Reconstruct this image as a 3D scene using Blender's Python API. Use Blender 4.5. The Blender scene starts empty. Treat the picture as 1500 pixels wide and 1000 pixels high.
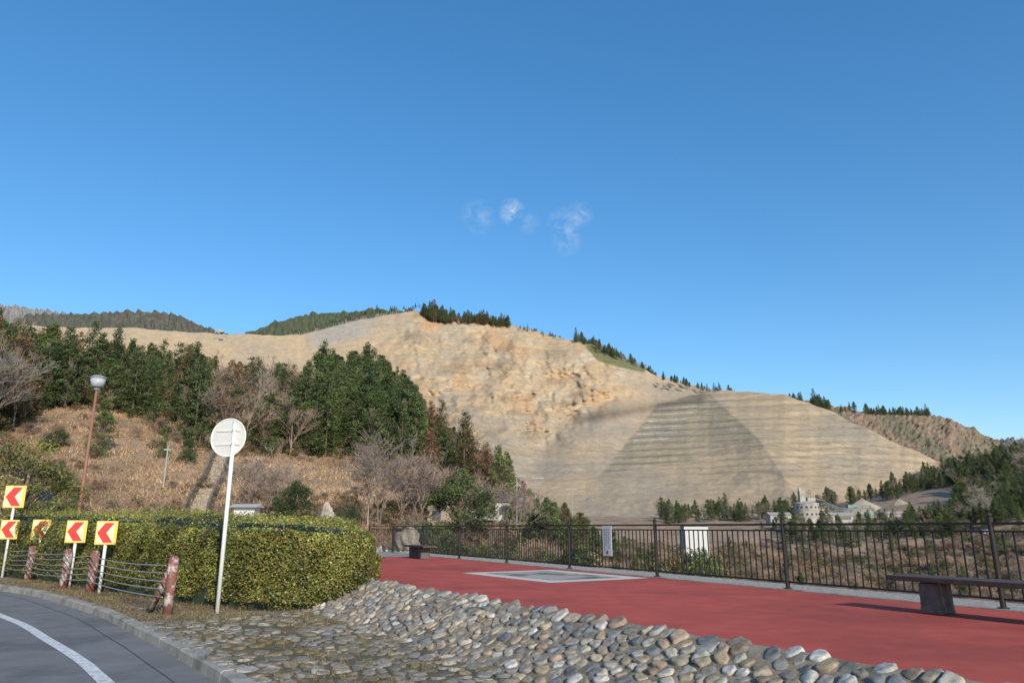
import bpy, math, random
import numpy as np
from mathutils import Vector, noise as mnoise
random.seed(7); rng=np.random.default_rng(7)
TH=math.radians(14.4); CT,ST=math.cos(TH),math.sin(TH); CZ=1.02; F=1060.0
def pt(px,py,Y):
    a=(px-750)/F; b=(500-py)/F
    dy=CT-b*ST; dz=ST+b*CT
    return Vector((a/dy*Y, Y, CZ+dz/dy*Y))
def gp(px,py,z):
    a=(px-750)/F; b=(500-py)/F
    dy=CT-b*ST; dz=ST+b*CT
    Y=(z-CZ)/(dz/dy); return Vector((a/dy*Y,Y,z))
def dirv(px,py):
    return (pt(px,py,1.0)-Vector((0,0,CZ))).normalized()
def fb(x,y,z=0,o=4):
    return mnoise.fractal(Vector((x,y,z)),1.0,2.0,o)
COL=bpy.context.scene.collection
# ---------------------------------------------------------------- materials
def newmat(name):
    m=bpy.data.materials.new(name); m.use_nodes=True
    nt=m.node_tree; return m,nt,nt.nodes['Principled BSDF']
def N(nt,t,**k):
    n=nt.nodes.new(t)
    for a,b in k.items(): setattr(n,a,b)
    return n
def coords(nt,scale=None):
    g=N(nt,'ShaderNodeNewGeometry'); return g.outputs['Position']
def noise_(nt,vec,scale,detail=6,rough=.6):
    n=N(nt,'ShaderNodeTexNoise'); n.inputs['Scale'].default_value=scale
    n.inputs['Detail'].default_value=detail; n.inputs['Roughness'].default_value=rough
    nt.links.new(vec,n.inputs['Vector']); return n.outputs['Fac']
def ramp(nt,fac,stops):
    r=N(nt,'ShaderNodeValToRGB'); nt.links.new(fac,r.inputs['Fac'])
    e=r.color_ramp.elements
    while len(e)>2: e.remove(e[-1])
    for i,(p,c) in enumerate(stops):
        if i<2: el=e[i]; el.position=p
        else: el=e.new(p)
        el.color=(*c,1) if len(c)==3 else c
    return r.outputs['Color']
def mix(nt,a,b,fac,mode='MIX'):
    m=N(nt,'ShaderNodeMix',data_type='RGBA',blend_type=mode)
    for sock,v in ((m.inputs[6],a),(m.inputs[7],b),(m.inputs[0],fac)):
        if hasattr(v,'is_output'): nt.links.new(v,sock)
        elif isinstance(v,(tuple,list)): sock.default_value=(*v,1)
        else: sock.default_value=v
    return m.outputs[2]
def bump(nt,bs,h,strength,dist):
    b=N(nt,'ShaderNodeBump'); b.inputs['Strength'].default_value=strength; b.inputs['Distance'].default_value=dist
    nt.links.new(h,b.inputs['Height']); nt.links.new(b.outputs[0],bs.inputs['Normal'])
def simple(name,c,rough=.7,var=.25,scale=8,metal=0,bmp=.15,bd=.01):
    m,nt,bs=newmat(name); v=coords(nt); n=noise_(nt,v,scale)
    lo=tuple(x*(1-var) for x in c); hi=tuple(min(1,x*(1+var)) for x in c)
    nt.links.new(ramp(nt,n,[(.3,lo),(.7,hi)]),bs.inputs['Base Color'])
    bs.inputs['Roughness'].default_value=rough; bs.inputs['Metallic'].default_value=metal
    if bmp: bump(nt,bs,noise_(nt,v,scale*6),bmp,bd)
    return m
def two(name,c1,c2,c3,s1,s2,rough=.9,bmp=.4,bd=.02,bs_scale=40):
    m,nt,bs=newmat(name); v=coords(nt)
    a=ramp(nt,noise_(nt,v,s1,8),[(.35,c1),(.65,c2)])
    b=ramp(nt,noise_(nt,v,s2,5,.7),[(.48,(0,0,0)),(.62,(1,1,1))])
    nt.links.new(mix(nt,a,c3,b),bs.inputs['Base Color']); bs.inputs['Roughness'].default_value=rough
    bump(nt,bs,noise_(nt,v,bs_scale,6,.7),bmp,bd); return m
def attrmat(name,rough=.7,nscale=3,var=.3,objrand=.0,bmp=0,trans=0):
    m,nt,bs=newmat(name); at=N(nt,'ShaderNodeAttribute'); at.attribute_name='Col'
    v=coords(nt); n=noise_(nt,v,nscale)
    r=ramp(nt,n,[(.3,(1-var,)*3),(.7,(1+var,)*3)])
    c=mix(nt,at.outputs['Color'],r,1.0,'MULTIPLY')
    if objrand:
        oi=N(nt,'ShaderNodeObjectInfo')
        rr=ramp(nt,oi.outputs['Random'],[(0,(1-objrand,1-objrand*.8,1-objrand)),(1,(1+objrand*1.2,1+objrand*.7,1+objrand*.5))])
        c=mix(nt,c,rr,1.0,'MULTIPLY')
    nt.links.new(c,bs.inputs['Base Color']); bs.inputs['Roughness'].default_value=rough
    if bmp: bump(nt,bs,noise_(nt,v,nscale*5),bmp,.01)
    if trans:
        t=N(nt,'ShaderNodeBsdfTranslucent'); nt.links.new(c,t.inputs['Color'])
        ms=N(nt,'ShaderNodeMixShader'); ms.inputs[0].default_value=trans
        out=nt.nodes['Material Output']
        nt.links.new(bs.outputs[0],ms.inputs[1]); nt.links.new(t.outputs[0],ms.inputs[2]); nt.links.new(ms.outputs[0],out.inputs['Surface'])
    return m
M_leaf=attrmat('foliage',.6,2,.2,.32,trans=.25)
M_hleaf=attrmat('hedge_leaf',.45,1.2,.2,trans=.25)
M_bark=attrmat('bark',.9,6,.3,.2)
M_stone=attrmat('field_stone',.9,16,.38,bmp=.8)
M_attr=attrmat('painted_parts',.6,20,.08)
# ---------------------------------------------------------------- mesh builder
class MB:
    def __init__(s): s.V=[];s.F=[];s.C=[];s.M=[];s.n=0
    def add(s,v,f,c=(.5,.5,.5),m=0):
        v=np.asarray(v,float).reshape(-1,3); c=np.asarray(c,float)
        if c.ndim==1: c=np.tile(c[:3],(len(v),1))
        s.V.append(v); s.C.append(c)
        if isinstance(f,np.ndarray): fl=(f+s.n).tolist()
        else: fl=[[i+s.n for i in q] for q in f]
        s.F+=fl; s.M+=[m]*len(fl); s.n+=len(v)
    def mesh(s,name,mats,smooth=False,alpha=None):
        me=bpy.data.meshes.new(name)
        V=np.concatenate(s.V); C=np.concatenate(s.C)
        me.from_pydata(V.tolist(),[],s.F)
        for m in mats: me.materials.append(m)
        me.polygons.foreach_set('material_index',s.M)
        if smooth: me.polygons.foreach_set('use_smooth',[True]*len(s.F))
        a=me.color_attributes.new(name='Col',type='FLOAT_COLOR',domain='POINT')
        al=np.ones((len(C),1)) if alpha is None else np.asarray(alpha).reshape(-1,1)
        a.data.foreach_set('color',np.hstack([C,al]).ravel())
        me.update(); return me
    def obj(s,name,mats,smooth=False,parent=None,**k):
        return mkobj(name,s.mesh(name,mats,smooth,**k),parent)
def mkobj(name,me,parent=None,loc=(0,0,0),rz=0,sc=1):
    o=bpy.data.objects.new(name,me); COL.objects.link(o); o.location=loc; o.rotation_euler=(0,0,rz)
    o.scale=(sc,sc,sc) if not isinstance(sc,tuple) else sc
    if parent: o.parent=parent
    return o
def empty(name,loc=(0,0,0)):
    o=bpy.data.objects.new(name,None); COL.objects.link(o); o.location=loc; o.empty_display_size=.3; return o
def tube(pts,rad,k=6,cap=True):
    pts=[Vector(p) for p in pts]; V=[];Fc=[]
    for i,p in enumerate(pts):
        t=(pts[min(i+1,len(pts)-1)]-pts[max(i-1,0)]).normalized()
        ref=Vector((1,0,0)) if abs(t.x)<.8 else Vector((0,1,0))
        u=t.cross(ref).normalized(); w=t.cross(u)
        r=rad[i] if hasattr(rad,'__len__') else rad
        for j in range(k):
            a=2*math.pi*j/k; V.append(p+u*(math.cos(a)*r)+w*(math.sin(a)*r))
    for i in range(len(pts)-1):
        for j in range(k):
            Fc.append([i*k+j,i*k+(j+1)%k,(i+1)*k+(j+1)%k,(i+1)*k+j])
    if cap:
        Fc.append(list(range(k))[::-1]); Fc.append([(len(pts)-1)*k+j for j in range(k)])
    return [tuple(v) for v in V],Fc
def box(c,s,rz=0,ax=None):
    c=Vector(c); hx,hy,hz=s[0]/2,s[1]/2,s[2]/2
    V=[]
    for x,y,z in ((-1,-1,-1),(1,-1,-1),(1,1,-1),(-1,1,-1),(-1,-1,1),(1,-1,1),(1,1,1),(-1,1,1)):
        X,Y=x*hx,y*hy
        V.append((c.x+X*math.cos(rz)-Y*math.sin(rz),c.y+X*math.sin(rz)+Y*math.cos(rz),c.z+z*hz))
    return V,[[0,3,2,1],[4,5,6,7],[0,1,5,4],[1,2,6,5],[2,3,7,6],[3,0,4,7]]
def bevel(o,w=.01,seg=2):
    b=o.modifiers.new('bevel','BEVEL'); b.width=w; b.segments=seg; b.limit_method='ANGLE'; return o
def quads(cen,size,asp=.6,up=0.0,nrm=None):
    n=len(cen); cen=np.asarray(cen)
    a=rng.normal(size=(n,3)); 
    if nrm is not None: a=a*.75+nrm*1.0
    a/=np.linalg.norm(a,axis=1,keepdims=True)
    b=rng.normal(size=(n,3)); b[:,2]+=up
    u=np.cross(a,b); u/=np.linalg.norm(u,axis=1,keepdims=True)+1e-9; w=np.cross(a,u)
    s=np.asarray(size).reshape(-1,1)*.5
    V=np.stack([cen-u*s,cen-w*s*asp,cen+u*s,cen+w*s*asp],1).reshape(-1,3)
    Fq=np.arange(4*n).reshape(n,4); return V,Fq
def rep4(c): return np.repeat(c,4,axis=0)
# ---------------------------------------------------------------- trees
def leafcol(base,n,var=.3):
    k=1+rng.uniform(-var,var,(n,1)); c=np.array(base)[None]*k
    c[:,0]*=1+rng.uniform(-.12,.12,n); return np.clip(c,0,1)
def conifer(seed,h=10,r=2.2,col=(.05,.085,.022),start=.1,levels=26,droop=.25,pw=.85,q=6,sz=.27,bark=(.12,.09,.07)):
    R=random.Random(seed); mb=MB()
    v,f=tube([(0,0,-.5),(0.05,0,h*.5),(0,0,h*.97)],[h*.014,h*.009,.01],6); mb.add(v,f,bark,1)
    cs=[];cc=[];ss=[]
    for i in range(levels):
        t=i/(levels-1); z=h*(start+(.97-start)*t)
        L0=r*((1-t)**pw)*(min(1,.55+t*4))+.3
        for j in range(6):
            a=R.random()*6.283; L=L0*R.uniform(.45,1.25); zz=z+R.uniform(-.3,.3)
            k=R.uniform(.5,1.4)
            m=max(2,int(L/.25))
            for s_ in range(m):
                ff=(s_+1)/m
                if ff<.25: continue
                p=np.array([math.cos(a)*L*ff,math.sin(a)*L*ff,zz-droop*L*ff*ff+.1*L*ff])
                cs.append(p+rng.normal(size=(q,3))*[.16,.16,.11]); 
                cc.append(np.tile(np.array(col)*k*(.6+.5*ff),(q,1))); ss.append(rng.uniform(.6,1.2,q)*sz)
    cs=np.concatenate(cs);cc=np.concatenate(cc);ss=np.concatenate(ss)
    cc=cc*(1+rng.uniform(-.3,.3,(len(cc),1)))
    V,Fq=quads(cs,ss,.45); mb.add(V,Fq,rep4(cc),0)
    return mb.mesh('conifer',[M_leaf,M_bark])
def clumpy(seed,h=8,rx=3,zc=.6,zr=.42,col=(.05,.085,.02),nc=40,q=75,cr=.75,sz=.22,bark=(.13,.1,.08),flat=.6,trunks=1,col2=None,cone=.35):
    R=random.Random(seed); mb=MB(); cs=[];cc=[];ss=[]
    for t in range(trunks):
        ox=R.uniform(-.3,.3)*(trunks>1)
        v,f=tube([(ox,0,-.5),(ox*1.5+.1,0,h*.3),(ox*2,.1,h*.75)],[h*.02,h*.014,h*.005],7); mb.add(v,f,bark,1)
    for i in range(nc):
        while True:
            p=np.array([R.uniform(-1,1),R.uniform(-1,1),R.uniform(-1,1)]); d=np.linalg.norm(p)
            if .3<d<1: break
        wz=1-cone*(p[2]+.3)
        c=np.array([p[0]*rx*wz,p[1]*rx*wz,h*zc+p[2]*h*zr])
        v,f=tube([(0,0,max(.3,c[2]*.6)),tuple(c*[.6,.6,.92]),tuple(c)],[h*.007,h*.004,.01],4,False); mb.add(v,f,bark,1)
        rr=cr*R.uniform(.5,1.25)*(1-.3*max(0,p[2])*(cone>.5)); k=R.uniform(.5,1.4)
        off=rng.normal(size=(q,3)); off/=np.linalg.norm(off,axis=1,keepdims=True); off*=rng.uniform(.35,1.1,(q,1))**.7*rr; off[:,2]*=flat
        cs.append(c+off); base=np.array(col if (col2 is None or R.random()<.6) else col2)
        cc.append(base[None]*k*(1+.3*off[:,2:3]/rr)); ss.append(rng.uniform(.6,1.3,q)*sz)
    cs=np.concatenate(cs);cc=np.concatenate(cc)*(1+rng.uniform(-.3,.3,(nc*q,1)));ss=np.concatenate(ss)
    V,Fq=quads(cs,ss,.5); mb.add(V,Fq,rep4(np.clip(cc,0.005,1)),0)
    return mb.mesh('broadleaf',[M_leaf,M_bark])
def bare(seed,h=7,col=(.22,.165,.13),levels=5,spread=.55,multi=1,rscale=1.0,nb=(3,4),twig=.008):
    R=random.Random(seed); mb=MB()
    def br(p,d,L,r,lv):
        q1=p+d*L*.5+Vector((R.uniform(-1,1),R.uniform(-1,1),R.uniform(-.3,.5)))*L*.06
        e=p+d*L+Vector((R.uniform(-1,1),R.uniform(-1,1),R.uniform(0,.5)))*L*.08
        k=6 if lv==0 else (4 if lv<2 else 3)
        v,f=tube([p,q1,e] if lv<4 else [p,e],[r,r*.8,r*.6],k,False); mb.add(v,f,np.array(col)*R.uniform(.7,1.2)*(1+.08*lv),0)
        if lv>=levels: return
        for i in range(R.randint(*nb)):
            nd=(d+Vector((R.gauss(0,1),R.gauss(0,1),R.gauss(.25,.5)))*spread).normalized()
            s=R.uniform(.55,.85); src=p+(e-p)*R.uniform(.45,1.0) if i else e
            br(src,nd,L*s,max(r*.55,twig),lv+1)
    for m in range(multi):
        d=Vector((R.uniform(-.3,.3)*(multi>1),R.uniform(-.3,.3)*(multi>1),1)).normalized()
        br(Vector((R.uniform(-.2,.2)*(multi>1),0,-.2)),d,h*.3,h*.013*rscale/math.sqrt(multi),0)
    return mb.mesh('bare_tree',[M_bark])
CON=[conifer(i,10,R_,c,s,droop=d) for i,(R_,c,s,d) in enumerate([(2.6,(.075,.11,.03),.06,.2),(2.4,(.09,.13,.035),.08,.3),(2.9,(.065,.095,.03),.04,.15)])]
SUGI=[conifer(20+i,10,R_,c,.06,droop=.1,pw=.6) for i,(R_,c) in enumerate([(2.0,(.2,.11,.055)),(2.1,(.17,.11,.05)),(1.9,(.12,.1,.04))])]
TALL=[conifer(30+i,14,1.5,(.05,.075,.03),.6,levels=12,bark=(.5,.46,.4)) for i in range(2)]
PINE=[clumpy(40+i,10,2.5,.52,.47,c,80,75,.62,.23,flat=.7,cone=.7) for i,c in enumerate([(.09,.14,.035),(.07,.115,.03),(.12,.16,.05),(.085,.125,.045)])]
SUGI.append(clumpy(50,9,2.1,.54,.44,(.22,.135,.08),44,50,.62,.22,col2=(.13,.11,.05),cone=.6))
BARE=[bare(60+i,9,c,6,.5,rscale=1.2,twig=.012,nb=(2,4)) for i,c in enumerate([(.2,.165,.14),(.16,.135,.115),(.21,.16,.125),(.18,.16,.14)])]
SHR=[clumpy(70+i,2.2,1.3,.45,.42,c,22,70,.38,.13,flat=.8) for i,c in enumerate([(.08,.11,.035),(.17,.13,.06),(.055,.085,.028),(.26,.19,.11)])]
BSH=[bare(80+i,3.0,c,4,.7,multi=6,rscale=1.2,twig=.01) for i,c in enumerate([(.24,.175,.125),(.19,.145,.11)])]
# ---------------------------------------------------------------- terrain height
US=np.array([-.85,-.62,-.45,-.3,-.2,-.1,0,.1,.2,.4,.5,.6,.7,.9])
YS=np.array([38,60,80,110,150,200,300,350,450,600.])
HT=np.array([
[0,6,14,27,42,30,10,8,8,8],
[0,6.5,14,21,27,20,8,8,8,8],
[0,5.5,11,19,25,18,8,8,8,8],
[0,4,9,17,25,18,8,8,8,8],
[0,3.5,8,17,28,17,5,8,8,8],
[-.6,2.,5.5,10.5,16,8,3,6,8,8],
[-2,-1,0,2,3,0,2,5,8,8],
[-3,-3.5,-4,-3,-3,-3,0,4,8,8],
[-4.0,-5,-6,-7,-7,-6,0,3,8,8],
[-4.5,-7,-8,-9,-9,-6,2,6,12,14],
[-5,-8,-9,-9,-9,-6,4,13,22,24],
[-5,-8,-9,-9,-8,-4,10,20,34,38],
[-6,-9,-10,-9,-7,0,18,32,45,50],
[-6,-9,-10,-8,-5,4,22,40,55,60]],float)
ug=np.linspace(-1,1,161); lg=np.linspace(math.log(38),math.log(600),140)
tmp=np.array([np.interp(lg,np.log(YS),row) for row in HT])
TAB=np.array([np.interp(ug,US,tmp[:,j]) for j in range(len(lg))]).T
for _ in range(5):
    P_=np.pad(TAB,1,mode='edge'); TAB=(P_[:-2,1:-1]+P_[2:,1:-1]+P_[1:-1,:-2]+P_[1:-1,2:]+P_[1:-1,1:-1])/5
def Hh(u,Y):
    fu=(min(max(u,-1),1)+1)/2*160; fy=(math.log(min(max(Y,38),600))-lg[0])/(lg[-1]-lg[0])*139
    i=min(int(fu),159); j=min(int(fy),138); a=fu-i; b=fy-j
    return TAB[i,j]*(1-a)*(1-b)+TAB[i+1,j]*a*(1-b)+TAB[i,j+1]*(1-a)*b+TAB[i+1,j+1]*a*b
FD=Vector((.4615,-.887,0)); FN=Vector((.887,.4615,0)); FP=Vector((6.3,9.83,0))
def sf(x,y): return (x-FP.x)*FN.x+(y-FP.y)*FN.y
def zg(x,y):
    s=sf(x,y); Y=max(y,1); u=x/max(Y,8.0) if y>0 else (1 if x>0 else -1)
    H=Hh(u,Y)+ (fb(x*.05,y*.05)*min(1.5,max(0,(y-40)*.03)))
    if s>1.2: return max(H if y>30 else min(H,-1), -.12-(s-1.2)*.4)
    if y<30: return -.70
    if y<38: return -.70+(max(H,-.2)+.70)*(y-30)/8
    return H
def axis(lo,hi,n,c,k):
    t=np.linspace(-1,1,n); s=np.sinh(t*k)/math.sinh(k)
    return np.where(s<0,c+s*(c-lo),c+s*(hi-c))
gx=axis(-4000,4000,300,0,5.6); gy=axis(-4000,4000,340,45,5.4)
mb=MB(); V=[(x,y,zg(x,y)) for y in gy for x in gx]; nx=len(gx)
Fq=[[j*nx+i,j*nx+i+1,(j+1)*nx+i+1,(j+1)*nx+i] for j in range(len(gy)-1) for i in range(nx-1)]
M_ground=two('dry_grass_ground',(.27,.175,.105),(.38,.26,.16),(.18,.13,.078),.5,.13,bmp=.6,bd=.15,bs_scale=4)
mb.add(V,Fq); mb.obj('ground',[M_ground],True)
# ---------------------------------------------------------------- quarry mountain
tx=[20,60,200,290,350,440,500,560,612,640,700,760,800,840,870,900,930,960,1040,1100,1150,1230,1300,1390,1430]
ty=[474,479,480,487,490,490,474,463,455,466,468,478,489,499,504,517,533,549,571,574,579,608,643,682,702]
def top(px): return np.interp(px,tx,ty)
def sm(a,b,x):
    t=min(1,max(0,(x-a)/(b-a))); return t*t*(3-2*t)
cols=np.arange(20,1431,2.2); R_=240; V=[];C=[];A=[]
Lx=[573,592,625,693,720,775]; Lp=[1035,962,935,880,850,770]; Rx=[573,600,640,700,760]; Rp=[1036,1065,1110,1150,1190]
for px in cols:
    tp=top(px)+fb(px*.03,3.3)*2.5; bt=775
    Yt=np.interp(px,[0,300,600,800,1000,1200,1430],[900,940,1000,980,880,760,560]); Yb=np.interp(px,[0,700,1000,1430],[430,430,430,470])
    low=np.interp(px,[520,600,700,800,870,960],[500,575,650,655,610,565])
    for r in range(R_):
        t=r/(R_-1); py=bt+(tp-bt)*t
        Y=Yb+(Yt-Yb)*t**1.15
        rough=sm(530,620,px)*(1-sm(880,970,px))*(1-sm(-35,35,py-low))
        q1=fb(px*.011+3,py*.018,1.1,3); n1=fb((px+py*.5)*.03,py*.03,4.1,4); n2=fb(px*.09,py*.12,5.1,4)
        rid=abs(fb((px-py*.35)*.045,py*.02,7.7,3))
        ed=min(1,(1-t)*10+.05)
        Y+=(20*q1*(.4+.6*rough)+rough*(11*n1+6*n2-10*rid)+1.8*n1+.8*n2)*ed
        stp=((py-.05*px+5*n1)/7.5)%1.0; Y+=rough*3.0*(stp-.5)*ed
        sp_=np.interp(py,[460,560,650,775],[600,650,720,745]); Y-=20*math.exp(-((px-sp_)/40)**2)*sm(470,540,py)
        gl=np.interp(py,[560,600,640,690,775],[960,850,800,775,760]); g=math.exp(-((px-gl)/38)**2)*sm(560,610,py)
        Y+=34*g
        w2=0; edge=0; bench_=0
        if py>573:
            l=np.interp(py,Lx,Lp); rr=np.interp(py,Rx,Rp); A_=np.interp(py,[573,600,640,690,775],[0,52,100,112,100])
            if px<l: B=0
            elif px<rr:
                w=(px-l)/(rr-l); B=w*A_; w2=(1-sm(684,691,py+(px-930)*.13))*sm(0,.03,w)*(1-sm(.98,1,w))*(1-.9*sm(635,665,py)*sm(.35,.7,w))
                if py<645 and l+6<px<l+62 and ((py-588+(px-l)*.06)%9.5)<1.3 and py>590: edge=1
            else: B=A_*max(0,1-(px-rr)/360)
            Y-=B
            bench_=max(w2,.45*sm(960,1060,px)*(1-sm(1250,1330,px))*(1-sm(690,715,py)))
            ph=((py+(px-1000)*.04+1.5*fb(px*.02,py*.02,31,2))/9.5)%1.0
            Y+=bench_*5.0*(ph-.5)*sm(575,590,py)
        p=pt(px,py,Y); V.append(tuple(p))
        tan=np.array([.46,.345,.215]); grey=np.array([.345,.29,.215]); org=np.array([.46,.305,.17]); pale=np.array([.5,.41,.29])
        gm=min(1,max(0,.15+1.0*fb(px*.01,py*.02,9)+.4*sm(560,650,py)*(1-sm(900,1000,px))))
        c=tan*(1-gm)+grey*gm
        om=min(1,max(0,(fb(px*.02,py*.04,4)+.08)*1.5*rough)); c=c*(1-om)+org*om
        pm=min(1,max(0,(fb(px*.03,py*.03,14)-.12)*1.8*rough)); c=c*(1-pm)+pale*pm
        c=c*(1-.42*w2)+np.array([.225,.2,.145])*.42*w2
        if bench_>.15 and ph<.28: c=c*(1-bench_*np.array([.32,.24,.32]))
        if edge: c=c*.3+np.array([.55,.53,.48])*.7
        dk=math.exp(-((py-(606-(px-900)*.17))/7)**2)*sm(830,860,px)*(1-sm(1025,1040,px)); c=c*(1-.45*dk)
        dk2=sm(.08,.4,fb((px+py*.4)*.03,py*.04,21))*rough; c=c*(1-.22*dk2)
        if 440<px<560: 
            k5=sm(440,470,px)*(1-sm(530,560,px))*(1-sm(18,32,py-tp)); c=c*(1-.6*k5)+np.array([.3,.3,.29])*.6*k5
        if 855<px<945: 
            gmn=sm(855,862,px)*(1-sm(-2,2,py-np.interp(px,[855,875,900,940],[505,528,536,545]))); c=c*(1-gmn)+np.array([.15,.15,.065])*gmn
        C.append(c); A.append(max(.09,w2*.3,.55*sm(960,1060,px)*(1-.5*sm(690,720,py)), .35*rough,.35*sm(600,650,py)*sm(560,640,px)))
    q=pt(px,tp,Yt)
    for k,(dy,dz) in enumerate(((60,-12),(250,-120),(500,-320))):
        V.append((q.x*(1+dy/Yt),q.y+dy,q.z+dz)); C.append([.2,.18,.12]); A.append(.2)
RR=R_+3; n=len(cols)
Fq=[[i*RR+j,(i+1)*RR+j,(i+1)*RR+j+1,i*RR+j+1] for i in range(n-1) for j in range(RR-1)]
m,nt,bs=newmat('quarry_soil'); at=N(nt,'ShaderNodeAttribute'); at.attribute_name='Col'
v=coords(nt); big=noise_(nt,v,.012,8,.6); fine=noise_(nt,v,.12,9,.8)
sx=N(nt,'ShaderNodeSeparateXYZ'); nt.links.new(v,sx.inputs[0])
def math_(op,a,b=None):
    n_=N(nt,'ShaderNodeMath',operation=op)
    for i,x in enumerate((a,b)):
        if x is None: continue
        if hasattr(x,'is_output'): nt.links.new(x,n_.inputs[i])
        else: n_.inputs[i].default_value=x
    return n_.outputs[0]
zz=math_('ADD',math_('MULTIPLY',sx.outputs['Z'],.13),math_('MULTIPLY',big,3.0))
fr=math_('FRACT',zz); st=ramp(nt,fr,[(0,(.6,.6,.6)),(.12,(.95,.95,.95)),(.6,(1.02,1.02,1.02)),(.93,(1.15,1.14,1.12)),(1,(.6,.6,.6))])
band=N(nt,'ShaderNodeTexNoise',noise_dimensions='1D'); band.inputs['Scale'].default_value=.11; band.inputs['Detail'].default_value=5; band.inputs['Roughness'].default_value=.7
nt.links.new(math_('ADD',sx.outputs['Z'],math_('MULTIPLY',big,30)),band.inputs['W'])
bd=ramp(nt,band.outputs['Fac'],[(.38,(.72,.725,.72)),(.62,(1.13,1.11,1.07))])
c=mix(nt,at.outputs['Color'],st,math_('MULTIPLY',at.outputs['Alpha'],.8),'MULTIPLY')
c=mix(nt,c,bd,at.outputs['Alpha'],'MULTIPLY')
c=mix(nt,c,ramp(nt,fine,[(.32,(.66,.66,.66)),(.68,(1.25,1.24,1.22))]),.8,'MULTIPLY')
nt.links.new(c,bs.inputs['Base Color']); bs.inputs['Roughness'].default_value=1
bump(nt,bs,math_('ADD',fine,math_('MULTIPLY',fr,.12)),.6,3)
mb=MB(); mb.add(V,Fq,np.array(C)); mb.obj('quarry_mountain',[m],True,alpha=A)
# ---------------------------------------------------------------- distant hills
def ridge(name,prof,Y,depth,c1,c2,amp,bot=760):
    xs=[p[0] for p in prof]; ys=[p[1] for p in prof]; V=[];C=[]; rows=40; cs=np.arange(xs[0],xs[-1],1.6)
    for px in cs:
        tp=np.interp(px,xs,ys)
        for r in range(rows):
            t=r/(rows-1); py=bot+(tp-bot)*t; yy=Y+depth*t
            p=pt(px,py,yy); d=abs(fb(p.x*.045,p.z*.06,Y,3))*amp; p.z+=d; p.y-=d
            V.append(tuple(p)); k=fb(p.x*.02,p.z*.03,2)+.5; k=min(1,max(0,k)); C.append(np.array(c1)*(1-k)+np.array(c2)*k)
        V.append((V[-1][0],V[-1][1]+200,V[-1][2]-150)); C.append(c1)
    RR=rows+1; n=len(cs)
    Fq=[[i*RR+j,(i+1)*RR+j,(i+1)*RR+j+1,i*RR+j+1] for i in range(n-1) for j in range(RR-1)]
    mb=MB(); mb.add(V,Fq,np.array(C)); mb.obj(name,[attrmat(name+'_cover',1,.12,.4,bmp=.0)],False)
ridge('forested_hill',[(20,470),(60,461),(120,461),(180,458),(235,459),(265,464),(300,480),(330,492),(360,500)],1500,300,(.06,.075,.055),(.09,.08,.065),10)
ridge('distant_mountain',[(-60,452),(0,449),(40,452),(80,458),(120,466),(200,490)],2600,300,(.2,.19,.2),(.16,.17,.17),20)
ridge('forested_hill',[(350,494),(368,488),(400,474),(440,464),(480,459),(510,458),(540,456),(600,456),(640,470)],1250,200,(.05,.07,.04),(.07,.08,.045),9)
ridge('brown_hill',[(1100,590),(1150,584),(1200,593),(1260,604),(1350,607),(1390,614),(1430,632),(1465,650),(1500,668),(1580,700)],900,300,(.2,.14,.095),(.13,.115,.07),9,bot=740)
ridge('distant_mountain',[(1380,660),(1440,650),(1480,643),(1520,650),(1600,640)],2200,200,(.09,.1,.12),(.13,.13,.15),20)
# ---------------------------------------------------------------- forests
def place(parent,protos,x,y,h0,h,zoff=-.15,z=None,name='tree'):
    me=random.choice(protos); s=h/h0*random.uniform(.8,1.2)
    o=mkobj(name,me,parent,(x,y,(zg(x,y) if z is None else z)+zoff),random.random()*6.28,(s*random.uniform(.85,1.2),s*random.uniform(.85,1.2),s)); return o
forest=empty('hillside_forest')
def treeline(u): return np.interp(u,[-.85,-.72,-.62,-.52,-.45,-.36,-.28,-.15,-.05,.05,.12],[58,62,82,82,68,66,78,76,72,62,60])
cnt=0
Y=58.0
while Y<165:
    st_=2.2+ (Y-58)*.011
    x=-.86*Y
    while x<.1*Y:
        X=x+random.uniform(-.45,.45)*st_; YY=Y+random.uniform(-.5,.5)*st_; u=X/YY
        if YY>treeline(u)+random.uniform(-2,3) and not (u>-.02 and YY>125):
            n=fb(X*.035,YY*.035,3)+random.uniform(-.3,.3); q_=random.random()
            front=YY<treeline(u)+9
            if u>0.0: ch='pine' if q_<.5 else ('sugi' if q_<.7 else 'bare'); h=random.uniform(4,6)
            elif u>-.13: ch='sugi' if q_<.6 else ('pine' if n>-.3 else 'bare'); h=random.uniform(5,8.5)
            elif u>-.27: ch=('pine' if q_<.6 else 'con') if n>-.5 else 'bare'; h=random.uniform(7.5,11)
            elif u>-.42: ch='bare' if n>.02 else ('pine' if q_<.4 else ('con' if q_<.65 else 'sugi')); h=random.uniform(6,8.5)
            elif u>-.52: ch=('con' if q_<.5 else 'pine') if n>-.1 else ('sugi' if n>-.25 else 'bare'); h=random.uniform(6.5,9.5)
            elif u>-.68 and YY>95: ch='bare' if n>.3 else ('sugi' if n>-.2 else 'pine'); h=random.uniform(6,9)
            else: ch=('con' if q_<.5 else 'pine') if n>-.25 else ('sugi' if n>-.4 else 'bare'); h=random.uniform(6.5,10.5)
            if front and random.random()<.35: h*=.6
            P={'pine':(PINE,10),'sugi':(SUGI,10),'bare':(BARE,8.5),'con':(CON,10)}[ch]
            place(forest,P[0],X,YY,P[1],h,name=ch+'_tree'); cnt+=1
            if front or random.random()<.3: place(forest,SHR[:3]+BSH,X+random.uniform(-1.5,1.5),YY-random.uniform(0,2),2.4,random.uniform(1.5,3),name='undergrowth')
        x+=st_
    Y+=st_
print('forest',cnt)
ridget=empty('ridge_trees')
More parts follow.
